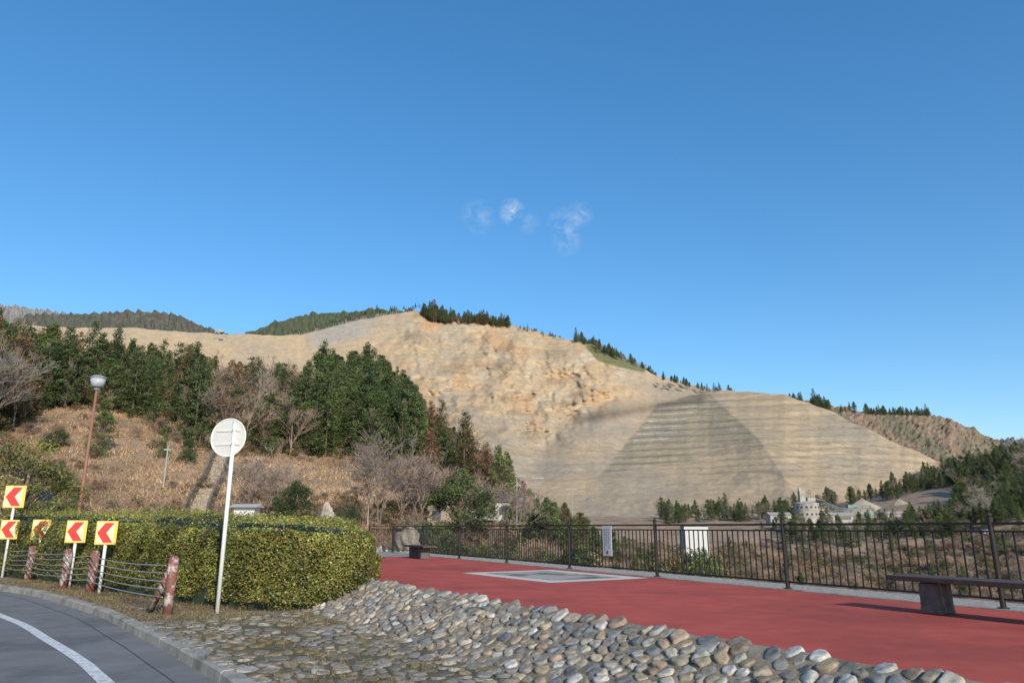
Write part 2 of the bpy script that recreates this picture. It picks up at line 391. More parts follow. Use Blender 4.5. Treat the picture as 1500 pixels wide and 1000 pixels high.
def row(x0,x1,Yd,n,h,P,h0,jy=3,gap=0,ys=None):
    for i in range(n):
        t=random.random(); px=x0+(x1-x0)*t
        k=fb(px*.09,7.3)
        if gap and k<gap: continue
        yy=Yd+random.uniform(-15,15); y0=top(px) if ys is None else ys[0]+(ys[1]-ys[0])*t
        p=pt(px,y0+random.uniform(1,1+jy),yy)
        place(ridget,P,p.x,p.y,h0,h*(1+.4*k)*random.uniform(.45,1.1),z=p.z-1)
row(425,520,1010,60,11,TALL,14,2); row(505,615,1030,120,15,TALL,14,2)
row(618,650,985,40,21,CON+SUGI[:1]+PINE[:2],10,4); row(635,745,985,190,15,CON+SUGI[:2]+PINE,10,5)
row(745,835,975,34,7,CON+PINE,10,2,-.1); row(842,880,960,50,15,CON+PINE,10,2); row(872,962,925,140,12,CON+BARE+PINE,10,3)
row(965,1090,850,80,9,CON+PINE,10,2,-.1); row(1155,1258,800,90,13,CON+PINE,10,4,-.15,(584,602)); row(1268,1362,900,100,11,CON+PINE,10,2,0,(603,606))
row(1190,1210,795,10,17,CON,10,3,0,(592,596))
vw=empty('valley_woods')
for _ in range(2700):
    u=random.uniform(.2,.86); Yv=random.uniform(215,440); X=u*Yv
    if u<.36 and Yv<330 : continue
    if .385<u<.60 and 262<Yv<350: continue
    if u<.5 and Yv>350 and random.random()<.55: continue
    if random.random()>.45+.55*sm(.42,.6,u): continue
    if u<.56 and Yv>405: continue
    P,h0=random.choice(((PINE,10),(PINE,10),(PINE,10),(CON,10),(CON,10),(BARE,8)))
    place(vw,P,X,Yv,h0,random.uniform(4.5,8 if Yv<300 else 11),name='valley_tree')
for _ in range(130):
    u=random.uniform(.22,.44); Yv=random.uniform(385,428); place(vw,PINE+BARE,u*Yv,Yv,10,random.uniform(3,8 if u<.38 else 11),name='valley_tree')
for _ in range(170):
    u=random.uniform(.05,.85); Yv=random.uniform(70,210); place(vw,PINE+BARE,u*Yv,Yv,10,random.uniform(2.5,5),name='valley_tree')
brush=empty('valley_brush')
for _ in range(3400):
    y=random.uniform(3,200)**1.0; x=random.uniform(-.22,.9)*y+random.uniform(0,8); s=sf(x,y)
    if s<3.2: continue
    P,h0,h=random.choice(((SHR,2.2,1.3),(BSH,3,2.0),(BSH,3,1.8),(SHR,2.2,1.3),(SHR[1:2]+SHR[3:],2.2,1.3)))
    if zg(x,y)+h*1.3> -.1 and y<26: continue
    place(brush,P,x,y,h0,h*random.uniform(.6,1.2)*(1+y/130),name='shrub')
for _ in range(200):
    y=random.uniform(22,44); x=random.uniform(-.13,.28)*y; s=sf(x,y)
    if s<3: continue
    place(brush,[SHR[0],SHR[2]],x,y,2.2,random.uniform(1.2,1.9),name='shrub')
# ---------------------------------------------------------------- dry grass on bank
n=20000; Y_=rng.uniform(40,95,n); u_=rng.uniform(-.85,.02,n); X_=u_*Y_
Z_=np.array([zg(a,b) for a,b in zip(X_,Y_)])
mb=MB(); B=np.stack([X_,Y_,Z_],1); B=np.repeat(B,5,axis=0); k=len(B)
B[:,:2]+=rng.normal(size=(k,2))*.22; w=rng.uniform(.02,.055,(k,1)); a=rng.uniform(0,6.28,k); dd=np.stack([np.cos(a),np.sin(a),np.zeros(k)],1)
tip=B+rng.normal(size=(k,3))*.12; tip[:,2]=B[:,2]+rng.uniform(.1,.35,k)
V=np.stack([B-dd*w,B+dd*w,tip],1).reshape(-1,3); pat=np.repeat(np.array([fb(a*.12,b*.12,4) for a,b in zip(X_,Y_)]),5)
cc=leafcol((.42,.28,.155),k,.35)*(1+.7*pat[:,None])
mb.add(V,np.arange(3*k).reshape(k,3),np.repeat(cc,3,axis=0)); mb.obj('dry_grass',[M_hleaf])
bs_=empty('bank_shrubs')
for _ in range(650):
    y=random.uniform(44,84); x=random.uniform(-.82,0)*y
    if fb(x*.09,y*.09,12)<-.05 or y>treeline(x/y)+2: continue
    place(bs_,BSH+SHR[1:2]+SHR[3:],x,y,2.6,random.uniform(.5,1.5),name='shrub')
# ---------------------------------------------------------------- road / kerb / verge
KP=[(-90,44),(-60,38),(-40,33),(-24,26.5),(-13.5,20),(-8.5,15.2),(-5.8,11.9),(-4.2,9.8),(-2.7,7.7),(-1.2,5),(0,2.3),(.8,-1),(1.2,-6),(1.3,-15),(1.3,-30)]
def catmull(P,n=12):
    P=[Vector((*p,0)) for p in P]; out=[]
    for i in range(len(P)-1):
        p0=P[max(i-1,0)];p1=P[i];p2=P[i+1];p3=P[min(i+2,len(P)-1)]
        for j in range(n):
            t=j/n; out.append(.5*((2*p1)+(p2-p0)*t+(2*p0-5*p1+4*p2-p3)*t*t+(3*p1-p0-3*p2+p3)*t**3))
    out.append(P[-1]); return out
K=catmull(KP)
def nrm(K,i):
    t=(K[min(i+1,len(K)-1)]-K[max(i-1,0)]).normalized(); return Vector((t.y,-t.x,0))
def off(K,d):
    return [p+nrm(K,i)*(d(i) if callable(d) else d) for i,p in enumerate(K)]
sgn=1 if (K[70]+nrm(K,70)).x<K[70].x else -1
def strip(name,A_,B_,za,zb,mat):
    mb=MB(); V=[];n=len(A_)
    for a,b in zip(A_,B_): V+= [(a.x,a.y,za),(b.x,b.y,zb)]
    mb.add(V,[[2*i,2*i+1,2*i+3,2*i+2] for i in range(n-1)]); return mb.obj(name,[mat])
def poly(name,pts,z,mat,smooth=False):
    mb=MB(); V=[(p[0],p[1],z if len(p)<3 else p[2]) for p in pts]; mb.add(V,[list(range(len(V)))]); return mb.obj(name,[mat])
M_asph=two('asphalt',(.15,.15,.148),(.2,.2,.195),(.12,.12,.118),1.5,.6,.9,.8,.012,90)
M_paint=two('road_paint',(.6,.6,.58),(.72,.72,.7),(.36,.36,.35),6,14,.7,.2,.003,120)
M_conc=two('concrete',(.26,.24,.2),(.35,.325,.285),(.17,.16,.13),3,1.7,.9,.4,.006,60)
rd=off(K,.0); poly('road',[(p.x,p.y) for p in rd]+[(-90,-30)],-.58,M_asph)
def wo(i): 
    y=K[i].y; return sgn*np.interp(y,[7,10,15,22,40],[.85,.9,1.25,1.4,1.6])
strip('road_marking',off(K,wo),off(K,lambda i:wo(i)+sgn*.15),-.575,-.575,M_paint)
strip('road_joint',off(K,lambda i:sgn*.36),off(K,lambda i:sgn*.38),-.5765,-.5765,simple('joint',(.07,.07,.07)))
arc=[0]
for i in range(1,len(K)): arc.append(arc[-1]+(K[i]-K[i-1]).length)
def at_(s):
    i=max(0,min(len(arc)-2,int(np.searchsorted(arc,s))-1)); t=(s-arc[i])/(arc[i+1]-arc[i]); return K[i].lerp(K[i+1],t)
mb=MB(); s=30.0
while s<arc[-1]-1:
    a=at_(s+.006); b=at_(s+.594); t=(b-a).normalized(); nn=Vector((t.y,-t.x,0))*sgn
    V=[]; jz=random.uniform(-.006,.006)
    for p in (a,b):
        for o_,z in ((.01,-.75),(-.005,-.47),(-.03,-.45),(-.17,-.445),(-.18,-.75)):
            q=p+nn*o_; V.append((q.x,q.y,z+jz))
    mb.add(V,[[0,1,6,5],[1,2,7,6],[2,3,8,7],[3,4,9,8],[4,3,2,1,0],[5,6,7,8,9]],(.3,.3,.3)); s+=.6
mb.obj('kerb',[M_conc])
M_verge=two('verge_soil',(.2,.15,.1),(.29,.23,.155),(.13,.11,.06),2.5,1.2,1,.7,.02,50)
vk=off(K,-sgn*.1); vk=[p for p in vk if p.y>5]
poly('verge',[(p.x,p.y) for p in vk]+[(3.5,3),(3.5,6),(-2,15),(-4,24),(-6,37),(-30,38),(-90,50)],-.466,M_verge)
# ---------------------------------------------------------------- terrace
E0=Vector((-2.55,14.2,0)); ED=Vector((.524,-.852,0)); EN=Vector((-.852,-.524,0))
def fl(Y,o=0):
    p=FP+FD*(-(Y-FP.y)/.887)+FN*o; return p
M_red=two('red_pavement',(.42,.06,.037),(.51,.084,.053),(.33,.052,.034),1.6,.35,.85,1.0,.012,90)
e1=E0+ED*22; poly('red_terrace',[tuple(E0)[:2],tuple(e1)[:2],tuple(fl(-6,-.12))[:2],tuple(fl(27.6,-.12))[:2],(-4.9,27.2)],0,M_red)
M_grav=two('gravel',(.34,.31,.26),(.5,.46,.4),(.18,.165,.14),14,25,.95,.9,.02,60)
poly('gravel_strip',[tuple(fl(-6,-.12))[:2],tuple(fl(-6,1.35))[:2],tuple(fl(40,1.35))[:2],tuple(fl(40,-.12))[:2]],-.03,M_grav)
mb=MB(); a=fl(-6,-.06); b=fl(40,-.06); c_=(a+b)/2; v_,f_=box((c_.x,c_.y,-.08),((b-a).length,.12,.19),math.atan2(FD.y,FD.x)); mb.add(v_,f_); bevel(mb.obj('terrace_edging',[M_conc]),.01)
M_pave=two('plaza_paving',(.26,.24,.21),(.34,.32,.29),(.2,.18,.15),2,1,.9,.3,.01,30)
poly('plaza_pavement',[(-4.9,27.2),tuple(fl(27.6,-.12))[:2],tuple(fl(41,-.12))[:2],(-16,41),(-14,30)],-.006,M_pave)
tm=MB(); tc=Vector((.85,16.65,0)); A2=ED; B2=Vector((.852,.524,0))
def tq(a0,a1,b0,b1,z,c):
    V=[tuple(tc+A2*a+B2*b+Vector((0,0,z))) for a,b in ((a0,b0),(a1,b0),(a1,b1),(a0,b1))]; tm.add(V,[[0,1,2,3]],c)
tq(-1.8,1.8,-1.25,1.25,.004,(.6,.56,.48))
for i in range(18):
    for j in range(11):
        a0=-1.36+i*.151; b0=-.86+j*.156
        g_=fb(a0*1.1+4,b0*1.1,3,3)
        k=(.42,.38,.31) if g_<-.05 else ((.3,.26,.2) if g_<.2 else (.15,.14,.11))
        k=tuple(x*random.uniform(.85,1.1) for x in k); tq(a0,a0+.144,b0,b0+.149,.008,k)
tm.obj('tile_inlay',[M_attr])
mb=MB(); v_,f_=box(((-2.62-4.95)/2,(14.3+27.2)/2,-.25),(13.1,.12,.5),math.atan2(12.9,-2.33)); mb.add(v_,f_); mb.obj('terrace_wall',[M_conc])
# ---------------------------------------------------------------- stones
def stones(mb,a0,a1,b0,b1,test,mp,dmin,hgt,pal,gap=.012,ang=14,seed=1,sm_=1):
    R=random.Random(seed); pts=[]; P=np.zeros((0,2))
    for _ in range(int((a1-a0)*(b1-b0)/dmin**2*14)):
        a=R.uniform(a0,a1); b=R.uniform(b0,b1)
        if not test(a,b): continue
        if len(pts):
            d=np.min(np.hypot(P[:len(pts),0]-a,P[:len(pts),1]-b)) 
            if d<dmin*R.uniform(.6,1.5): continue
        pts.append((a,b))
        if len(P)<len(pts): P=np.vstack([P,np.zeros((500,2))])
        P[len(pts)-1]=(a,b)
    P=P[:len(pts)]; th=np.arange(ang)*2*math.pi/ang; E=np.stack([np.cos(th),np.sin(th)],1)
    fr=[1.02,1.0,.94,.82,.5,0]; hz=[-.06,.5,.82,.96,1.0,1.0]
    for i,p in enumerate(P):
        d=P-p; L2=(d**2).sum(1); nb=d[(L2>0)&(L2<(dmin*3.5)**2)]; 
        pr=nb@E.T; l2=(nb**2).sum(1)[:,None]
        r=np.where(pr>1e-3,l2/2/np.maximum(pr,1e-3),9).min(0) if len(nb) else np.full(ang,dmin*.5)
        r=np.minimum(r,dmin*.95)-gap
        for _ in range(sm_): r=.15*np.roll(r,1)+.7*r+.15*np.roll(r,-1)
        r*=np.array([R.uniform(.88,1.06) for _ in range(ang)]); r*=R.uniform(.82,1.0); h=hgt*R.uniform(.5,1.35); tl=(R.uniform(-.3,.3),R.uniform(-.3,.3))
        V=[]; c1=R.uniform(.0,100)
        for k,(f_,z_) in enumerate(zip(fr,hz)):
            if f_==0: V.append(mp(p[0],p[1],h*z_)); break
            for j in range(ang):
                q=p+E[j]*r[j]*f_; z=h*z_ + (tl[0]*E[j][0]+tl[1]*E[j][1])*r[j]*f_*(z_>0.3)*.5+.016*fb(q[0]*14,q[1]*14,c1,2)
                if z_<0: z=-.03
                V.append(mp(q[0],q[1],z))
        Fc=[]
        for k in range(4):
            for j in range(ang): Fc.append([k*ang+j,k*ang+(j+1)%ang,(k+1)*ang+(j+1)%ang,(k+1)*ang+j])
        for j in range(ang): Fc.append([4*ang+j,4*ang+(j+1)%ang,5*ang])
        c=np.array(R.choice(pal))*R.uniform(.65,1.15); mb.add(V,Fc,c)
    return len(P)
BW=1.08; BD=-.47; BL=math.hypot(BW,BD)
Bv=Vector((EN.x*BW/BL,EN.y*BW/BL,BD/BL)); Nv=ED.cross(Bv).normalized(); Nv=Nv if Nv.z>0 else -Nv
def mps(a,b,z): return tuple(E0+ED*a+Bv*b+Nv*(z+.035*fb(a*1.5,b*1.5,2,2)))
pal=[(.34,.29,.21),(.3,.26,.19),(.39,.355,.29),(.26,.245,.22),(.19,.195,.195),(.35,.28,.18),(.43,.41,.37),(.28,.22,.16),(.15,.16,.165),(.31,.295,.26),(.23,.21,.18),(.32,.24,.17)]
mb=MB(); print('slope',stones(mb,-1.6,15,-.02,BL+.12,lambda a,b:True,mps,.155,.043,pal,.010)); 
mb.obj('stone_embankment',[M_stone],True)
mb=MB(); na,nb_=170,14; V=[mps(-1.8+24*i/na,-.06+(BL+.3)*j/nb_,.02) for i in range(na+1) for j in range(nb_+1)]
mb.add(V,[[i*(nb_+1)+j,(i+1)*(nb_+1)+j,(i+1)*(nb_+1)+j+1,i*(nb_+1)+j+1] for i in range(na) for j in range(nb_)])
M_mort=two('mortar',(.24,.19,.13),(.33,.28,.21),(.12,.1,.06),5,3,1,.8,.02,60); mb.obj('embankment_bed',[M_mort],True)
def kx(y):
    ys=[p.y for p in K][::-1]; xs=[p.x for p in K][::-1]; return np.interp(y,ys,xs)
toe=E0+EN*BW
def tf(a,b):
    if a<kx(b)+.22: return False
    if (Vector((a,b,0))-toe).dot(EN)<.02: return False
    return (a+5.6)*.75+( 11.9-b)*.66>0 and fb(a*.8,b*.8,2)>-.3
mb=MB(); pal2=[(.27,.25,.21),(.23,.22,.195),(.31,.285,.24),(.2,.19,.17),(.35,.33,.29),(.25,.21,.155)]
print('flat',stones(mb,-6,3.2,2.5,14.2,tf,lambda a,b,z:(a,b,-.460+z),.2,.024,pal2,.016,13,3))
m,nt,bs=newmat('mossy_stone'); at=N(nt,'ShaderNodeAttribute'); at.attribute_name='Col'; v=coords(nt)
ms_=ramp(nt,noise_(nt,v,1.1,9,.8),[(.49,(0,0,0)),(.57,(1,1,1))]); c=mix(nt,at.outputs['Color'],ramp(nt,noise_(nt,v,18),[(.3,(.7,.7,.7)),(.7,(1.25,1.25,1.25))]),1.0,'MULTIPLY')
moss=ramp(nt,noise_(nt,v,9,6,.7),[(.35,(.1,.072,.03)),(.65,(.19,.145,.05))])
c=mix(nt,c,moss,ms_); nt.links.new(c,bs.inputs['Base Color']); bs.inputs['Roughness'].default_value=.95; bump(nt,bs,noise_(nt,v,60,8,.8),.8,.012)
mb.obj('cobblestone_paving',[m],True)
poly('cobble_bed',[(-5.7,12.05),(-3.6,13.9),tuple(toe+ED*3)[:2],tuple(toe+ED*13)[:2],(kx(3)+.19,3),(kx(5)+.19,5),(kx(6.5)+.19,6.5),(kx(7.7)+.19,7.7),(kx(9)+.19,9),(kx(10.5)+.19,10.5)],-.454,two('moss_soil',(.12,.09,.045),(.2,.15,.08),(.085,.075,.03),4,2,1,.9,.03,50))
n=9000; P=[]
while len(P)<n:
    y=random.uniform(5,22); x=random.uniform(kx(y)+.2,kx(y)+4.0)
    if x>-3 and y>12.8: continue
    if (Vector((x,y,0))-toe).dot(EN)<.05: continue
    if random.random()>(.35 if y<12.5 else 1): continue
    if y<12.5 and fb(x*1.3,y*1.3,8)<.05: continue
    P.append((x,y,-.445))
V,Fq=quads(np.array(P),rng.uniform(.02,.06,n),.5,nrm=np.tile([0,0,1.5],(n,1))); mb=MB(); mb.add(V,Fq,rep4(leafcol((.24,.16,.08),n,.5)))
k=24000; B=np.array([P[random.randrange(n)] for _ in range(k)]); keep=np.array([fb(b[0]*1.2,b[1]*1.2,5)>-.05 for b in B]); B=B[keep]; k=len(B)
B=B+rng.normal(size=(k,3))*[.06,.06,0]; a=rng.uniform(0,6.28,k); dd=np.stack([np.cos(a),np.sin(a),np.zeros(k)],1)*.005
tip=B+rng.normal(size=(k,3))*.04; tip[:,2]=B[:,2]+rng.uniform(.02,.08,k)
mb.add(np.stack([B-dd,B+dd,tip],1).reshape(-1,3),np.arange(3*k).reshape(k,3),np.repeat(leafcol((.24,.19,.09),k,.4),3,axis=0)); mb.obj('leaf_litter',[M_hleaf])
# ---------------------------------------------------------------- hedge
HP=[(-2.72,14.45),(-3.3,13.95),(-4.3,14.0),(-5.6,14.5),(-7.2,15.8),(-9.5,18.2),(-12,20.4),(-15,23),(-18,25.5),(-17,28),(-12,27),(-8,25),(-5.2,23),(-4.2,21),(-3.3,17.5)]
HPa=np.array(HP); 
def pdist(P):
    P=np.atleast_2d(P); best=np.full(len(P),1e9); inside=np.zeros(len(P),bool)
    for i in range(len(HPa)):
        a=HPa[i]; b=HPa[(i+1)%len(HPa)]; ab=b-a; t=np.clip(((P-a)@ab)/(ab@ab),0,1); d=np.hypot(*((P-(a+t[:,None]*ab)).T)); best=np.minimum(best,d)
        c=((a[1]>P[:,1])!=(b[1]>P[:,1]))&(P[:,0]<(b[0]-a[0])*(P[:,1]-a[1])/(b[1]-a[1]+1e-12)+a[0]); inside^=c
    return np.where(inside,best,-best)
def lump(x,y): return fb(x*.55,y*.55,8,3)
def htop(x,y): return np.interp(x,[-16,-9,-5,-2.7],[1.45,1.3,1.14,.98])+.16*lump(x,y)
def hsurf(x,y,d):
    w=.55; k=min(1,max(0,d)/w); return -.46+(htop(x,y)+.46)*(.55+.45*math.sqrt(max(0,1-(1-k)**2)))
gs=.14; xs=np.arange(-18.5,-2.3,gs); ys=np.arange(13.5,28.5,gs); XX,YY=np.meshgrid(xs,ys); D=pdist(np.stack([XX.ravel(),YY.ravel()],1))-.12
V=[(x,y,(hsurf(x,y,d)-.1 if d>0 else -.6)) for x,y,d in zip(XX.ravel(),YY.ravel(),D)]; nx=len(xs)
mb=MB(); mb.add(V,[[j*nx+i,j*nx+i+1,(j+1)*nx+i+1,(j+1)*nx+i] for j in range(len(ys)-1) for i in range(nx-1) if max(D[j*nx+i],D[j*nx+i+1],D[(j+1)*nx+i],D[(j+1)*nx+i+1])>0],(.02,.03,.01)); 
C=[];NN=[];K_=[]
seg=[]
for i in range(len(HPa)):
    a=HPa[i]; b=HPa[(i+1)%len(HPa)]; L=np.hypot(*(b-a)); seg.append((a,b,L))
vis=[sg for sg in seg[:8]]+[seg[-1],seg[-2]]; wts=[sg[2]*(2.2 if sg[0][1]<19 else 1) for sg in vis]
NS=100000
ch=rng.choice(len(vis),size=NS,p=np.array(wts)/sum(wts)); tt=rng.uniform(0,1,NS)
a,b,L=vis[2]; e=(b-a)/L; m_=(a+b)/2+np.array([e[1],-e[0]])*.05; SG=-1 if pdist(m_[None])[0]>0 else 1
for c_i,t in zip(ch,tt):
    a,b,L=vis[c_i]; e=(b-a)/L; nn=np.array([e[1],-e[0]])*SG; p=a+(b-a)*t
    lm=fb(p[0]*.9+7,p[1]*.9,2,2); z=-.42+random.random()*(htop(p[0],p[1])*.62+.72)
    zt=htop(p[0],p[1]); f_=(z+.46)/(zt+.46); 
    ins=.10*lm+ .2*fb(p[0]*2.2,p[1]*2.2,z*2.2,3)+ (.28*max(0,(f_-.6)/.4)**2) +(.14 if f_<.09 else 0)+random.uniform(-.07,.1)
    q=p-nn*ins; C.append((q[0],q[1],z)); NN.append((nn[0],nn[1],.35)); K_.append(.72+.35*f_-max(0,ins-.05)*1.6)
n2=0
while n2<90000:
    x=random.uniform(-18,-2.6); y=random.uniform(13.9,28)
    if random.random()>min(1,18/y**1.0)-0.15*(y>20): continue
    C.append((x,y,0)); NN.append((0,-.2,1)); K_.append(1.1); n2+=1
C=np.array(C); NN=np.array(NN); K_=np.array(K_)
D=pdist(C[NS:,:2]); keep=np.concatenate([np.ones(NS,bool),D>.05])
for i in range(NS,len(C)):
    d=D[i-NS]
    if d>.05: C[i,2]=hsurf(C[i,0],C[i,1],d)+random.uniform(-.1,.1)+.1*fb(C[i,0]*2.5,C[i,1]*2.5,1,3)
C=C[keep];NN=NN[keep];K_=K_[keep]; n=len(C)
base=np.where(rng.random((n,1))<.35,np.array([[.32,.29,.055]]),np.array([[.175,.2,.04]])); brn=rng.random(n)<.09; base[brn]=(.32,.18,.07)
pat=np.array([fb(a*1.3,b*1.3,c*1.3,2) for a,b,c in C])
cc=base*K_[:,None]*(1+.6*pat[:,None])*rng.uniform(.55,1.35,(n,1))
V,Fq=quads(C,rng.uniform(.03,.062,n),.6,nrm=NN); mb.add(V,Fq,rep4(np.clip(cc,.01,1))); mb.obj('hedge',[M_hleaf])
# ---------------------------------------------------------------- fence
M_iron=simple('dark_iron',(.035,.028,.024),.45,.2,6,.3,.05)
mb=MB(); frz=math.atan2(FD.y,FD.x); SP=3.5
def uv(p,r,z):
    V=[];Fc=[];n=8;m_=6
    for i in range(m_+1):
        for j in range(n):
            a=math.pi*i/m_; b=2*math.pi*j/n; V.append((p.x+r*math.sin(a)*math.cos(b),p.y+r*math.sin(a)*math.sin(b),z+r*math.cos(a)))
    for i in range(m_):
        for j in range(n): Fc.append([i*n+j,(i+1)*n+j,(i+1)*n+(j+1)%n,i*n+(j+1)%n])
    return V,Fc
for i in range(-3,9):
    p=FP-FD*SP*i
    v_,f_=tube([(p.x,p.y,-.05),(p.x,p.y,1.13)],.036,10); mb.add(v_,f_)
    v_,f_=tube([(p.x,p.y,1.13),(p.x,p.y,1.15)],.044,10); mb.add(v_,f_)
    v_,f_=uv(p,.034,1.18); mb.add(v_,f_)
    v_,f_=tube([(p.x,p.y,.0),(p.x,p.y,.03)],.07,10); mb.add(v_,f_)
    if i<8:
        q=FP-FD*SP*(i+1); c_=(p+q)/2
        for z,w_,h_ in ((1.07,.045,.035),(.97,.03,.025),(.13,.035,.03)):
            v_,f_=box((c_.x,c_.y,z),(SP-.05,w_,h_),frz); mb.add(v_,f_)
        nb=26
        for j in range(1,nb):
            r_=p.lerp(q,j/nb); v_,f_=box((r_.x,r_.y,.55),(.017,.017,.84),frz); mb.add(v_,f_)
mb.obj('iron_fence',[M_iron])
pn=gp(912,838,.0); 
k=(pn-FP).dot(-FD); pc=FP-FD*k-FN*.035
t_=empty('notice_sign',(pc.x,pc.y,.72))
mb=MB(); v_,f_=box((0,0,0),(.36,.008,.68),frz); mb.add(v_,f_,(.72,.7,.64)); o=mb.obj('panel',[M_attr],parent=t_)
mb=MB()
for cx,zs,c_ in ((.10,(.26,-.22),(.07,.07,.07)),(.02,(.26,-.1),(.07,.07,.07)),(-.07,(.26,-.16),(.45,.05,.04))):
    z=zs[0]
    while z>zs[1]:
        for dx,dz,sx_,sz_ in ((0,0,.045,.007),(0,-.02,.035,.007),(random.uniform(-.012,.012),-.01,.007,.035)):
            lx=-(cx+dx); v_,f_=box((lx*math.cos(frz)-FN.x*.006,lx*math.sin(frz)-FN.y*.006,z+dz),(sx_,.003,sz_),frz); mb.add(v_,f_,c_)
        z-=.058
v_,f_=tube([(-FN.x*.005,-FN.y*.005,-.26),(-FN.x*.009,-FN.y*.009,-.26)],.045,14); mb.add(v_,f_,(.5,.05,.04))
mb.obj('lettering',[M_attr],parent=t_)
# ---------------------------------------------------------------- benches
M_wood=simple('dark_wood',(.07,.05,.04),.7,.35,5,0,.3); M_leg=simple('bench_stone',(.1,.09,.08),.85,.3,9,0,.5)
def bench(c,L=2.3):
    e=empty('park_bench',c); 
    mb=MB()
    for j in range(3):
        o_=(j-1)*.155; v_,f_=box((FN.x*o_,FN.y*o_,.405),(L,.147,.06),frz); mb.add(v_,f_)
    bevel(mb.obj('seat',[M_wood],parent=e),.008)
    for i,s_ in enumerate((-1,1)):
        mb=MB(); p=FD*(s_*(L/2-.48)); V=[]
        for z,w_,d_ in ((0,.26,.34),(.1,.24,.32),(.37,.22,.34)):
            for a,b in ((-1,-1),(1,-1),(1,1),(-1,1)):
                q=p+FD*(a*w_/2)+FN*(b*d_/2); V.append((q.x,q.y,z))
        mb.add(V,[[0,3,2,1],[8,9,10,11]]+[[k*4+j,k*4+(j+1)%4,k*4+4+(j+1)%4,k*4+4+j] for k in range(2) for j in range(4)])
        bevel(mb.obj('leg_%d'%(i+1),[M_leg],parent=e),.03,3)
    return e
p=Vector((4.98,9.8,0))+FD*1.15; bench(p)
bench(Vector((-3.15,25.6,0)),1.9)
# ---------------------------------------------------------------- round sign (seen from behind)
M_white=simple('white_paint',(.7,.7,.67),.4,.06,4,0,.03)
sp=gp(318,897,-.46); e=empty('traffic_sign',sp)
mb=MB(); v_,f_=tube([(0,0,-.1),(0,0,3.42)],.038,14); mb.add(v_,f_); v_,f_=tube([(0,0,3.42),(0,0,3.44)],.042,14); mb.add(v_,f_); mb.obj('pole',[M_white],True,e)
mb=MB(); dz=3.14
dn=Vector((-.18,-.98,0)).normalized()
cb=Vector((-.12,.06,dz)); v_,f_=tube([tuple(cb),tuple(cb+dn*.012)],.36,40); mb.add(v_,f_,(.56,.56,.52))
u1=dn.cross(Vector((0,0,1))).normalized(); w1=Vector((0,0,1))
rp=[cb+dn*.014+u1*(.355*math.cos(a))+w1*(.355*math.sin(a)) for a in np.linspace(0,2*math.pi,41)]
v_,f_=tube(rp,.014,6,False); mb.add(v_,f_,(.74,.74,.71))
for zc in (.13,-.13):
    q=cb+dn*.022+w1*zc
    v_,f_=box(q,(.5,.014,.035),math.atan2(u1.y,u1.x)); mb.add(v_,f_,(.62,.61,.57))
bevel(mb.obj('disc',[M_attr],parent=e),.002)
mb=MB()
for zc in (.13,-.13):
    v_,f_=tube([(0,0,dz+zc-.018),(0,0,dz+zc+.018)],.045,12); mb.add(v_,f_)
mb.obj('clamps',[simple('steel',(.55,.55,.55),.4,.1,5,.3)],parent=e)
# ---------------------------------------------------------------- chevron signs
def chevron(base,boards,H):
    e=empty('chevron_sign',base); mb=MB(); v_,f_=tube([(0,0,-.1),(0,0,H)],.038,12); mb.add(v_,f_); mb.obj('post',[M_white],True,e)
    rz=.25
    for bi,(zc,w,h) in enumerate(boards):
        mb=MB()
        def L(x,y,z): return (x*math.cos(rz)-y*math.sin(rz), x*math.sin(rz)+y*math.cos(rz), zc+z)
        def bx(x0,x1,z0,z1,y0,y1,c):
            V=[L(x,y,z) for z in (z0,z1) for x,y in ((x0,y0),(x1,y0),(x1,y1),(x0,y1))]
            mb.add(V,[[0,3,2,1],[4,5,6,7],[0,1,5,4],[1,2,6,5],[2,3,7,6],[3,0,4,7]],c)
        bx(-w/2,w/2,-h/2,h/2,-.06,-.045,(.75,.52,.06))
        V=[L(-w*.44,-.064,-h*.44),L(w*.36,-.064,-h*.44),L(w*.36,-.064,h*.44),L(-w*.44,-.064,h*.44)]; mb.add(V,[[0,1,2,3]],(.74,.68,.4))
        a=.42*h; t_=.44*w
        pts=[(.34*w,a),(.34*w-t_,a),(-.43*w,0),(.34*w-t_,-a),(.34*w,-a),(-.0*w,0)]
        V=[L(x,-.068,z) for x,z in pts]; mb.add(V,[[0,1,2,5],[5,2,3,4]],(.62,.03,.025))
        mb.obj('board_%d'%(bi+1),[M_attr],parent=e)
for (bx_,by_,Y_,boards,H) in ((145,868,17.3,[(1.36,.46,.54)],1.6),(101,860,18.8,[(1.38,.48,.56)],1.62),(50,848,21,[(1.42,.5,.58)],1.68),(3,845,21.8,[(1.42,.5,.58),(2.42,.58,.68)],2.75)):
    g=gp(bx_,by_,-.46); chevron(g,boards,H)
# ---------------------------------------------------------------- cable guardrail
M_rail=two('rusty_post',(.16,.06,.045),(.22,.085,.06),(.5,.46,.42),5,6,.8,.3,.005,40)
ge=empty('cable_guardrail'); gps=[gp(x,y,-.46) for x,y in ((245,900),(131,868),(92,861),(40,850))]
gps.append(gps[-1]+(gps[-1]-gps[-2])); gps.append(gps[-1]+(gps[-1]-gps[-2]))
for i,p in enumerate(gps):
    mb=MB(); w_=.085 if i==0 else .1
    v_,f_=tube([(p.x,p.y,-.55),(p.x+.01,p.y,.5 if i==0 else .46)],w_,10); mb.add(v_,f_)
    v_,f_=tube([(p.x+.01,p.y,.5 if i==0 else .46),(p.x+.01,p.y,(.5 if i==0 else .46)+.035)],[w_,w_*.5],10); mb.add(v_,f_)
    if i==0:
        v_,f_=tube([(p.x-.55,p.y+.45,-.5),(p.x-.03,p.y+.02,.32)],.06,8); mb.add(v_,f_)
    mb.obj('post_%d'%(i+1),[M_rail],True,ge)
mb=MB()
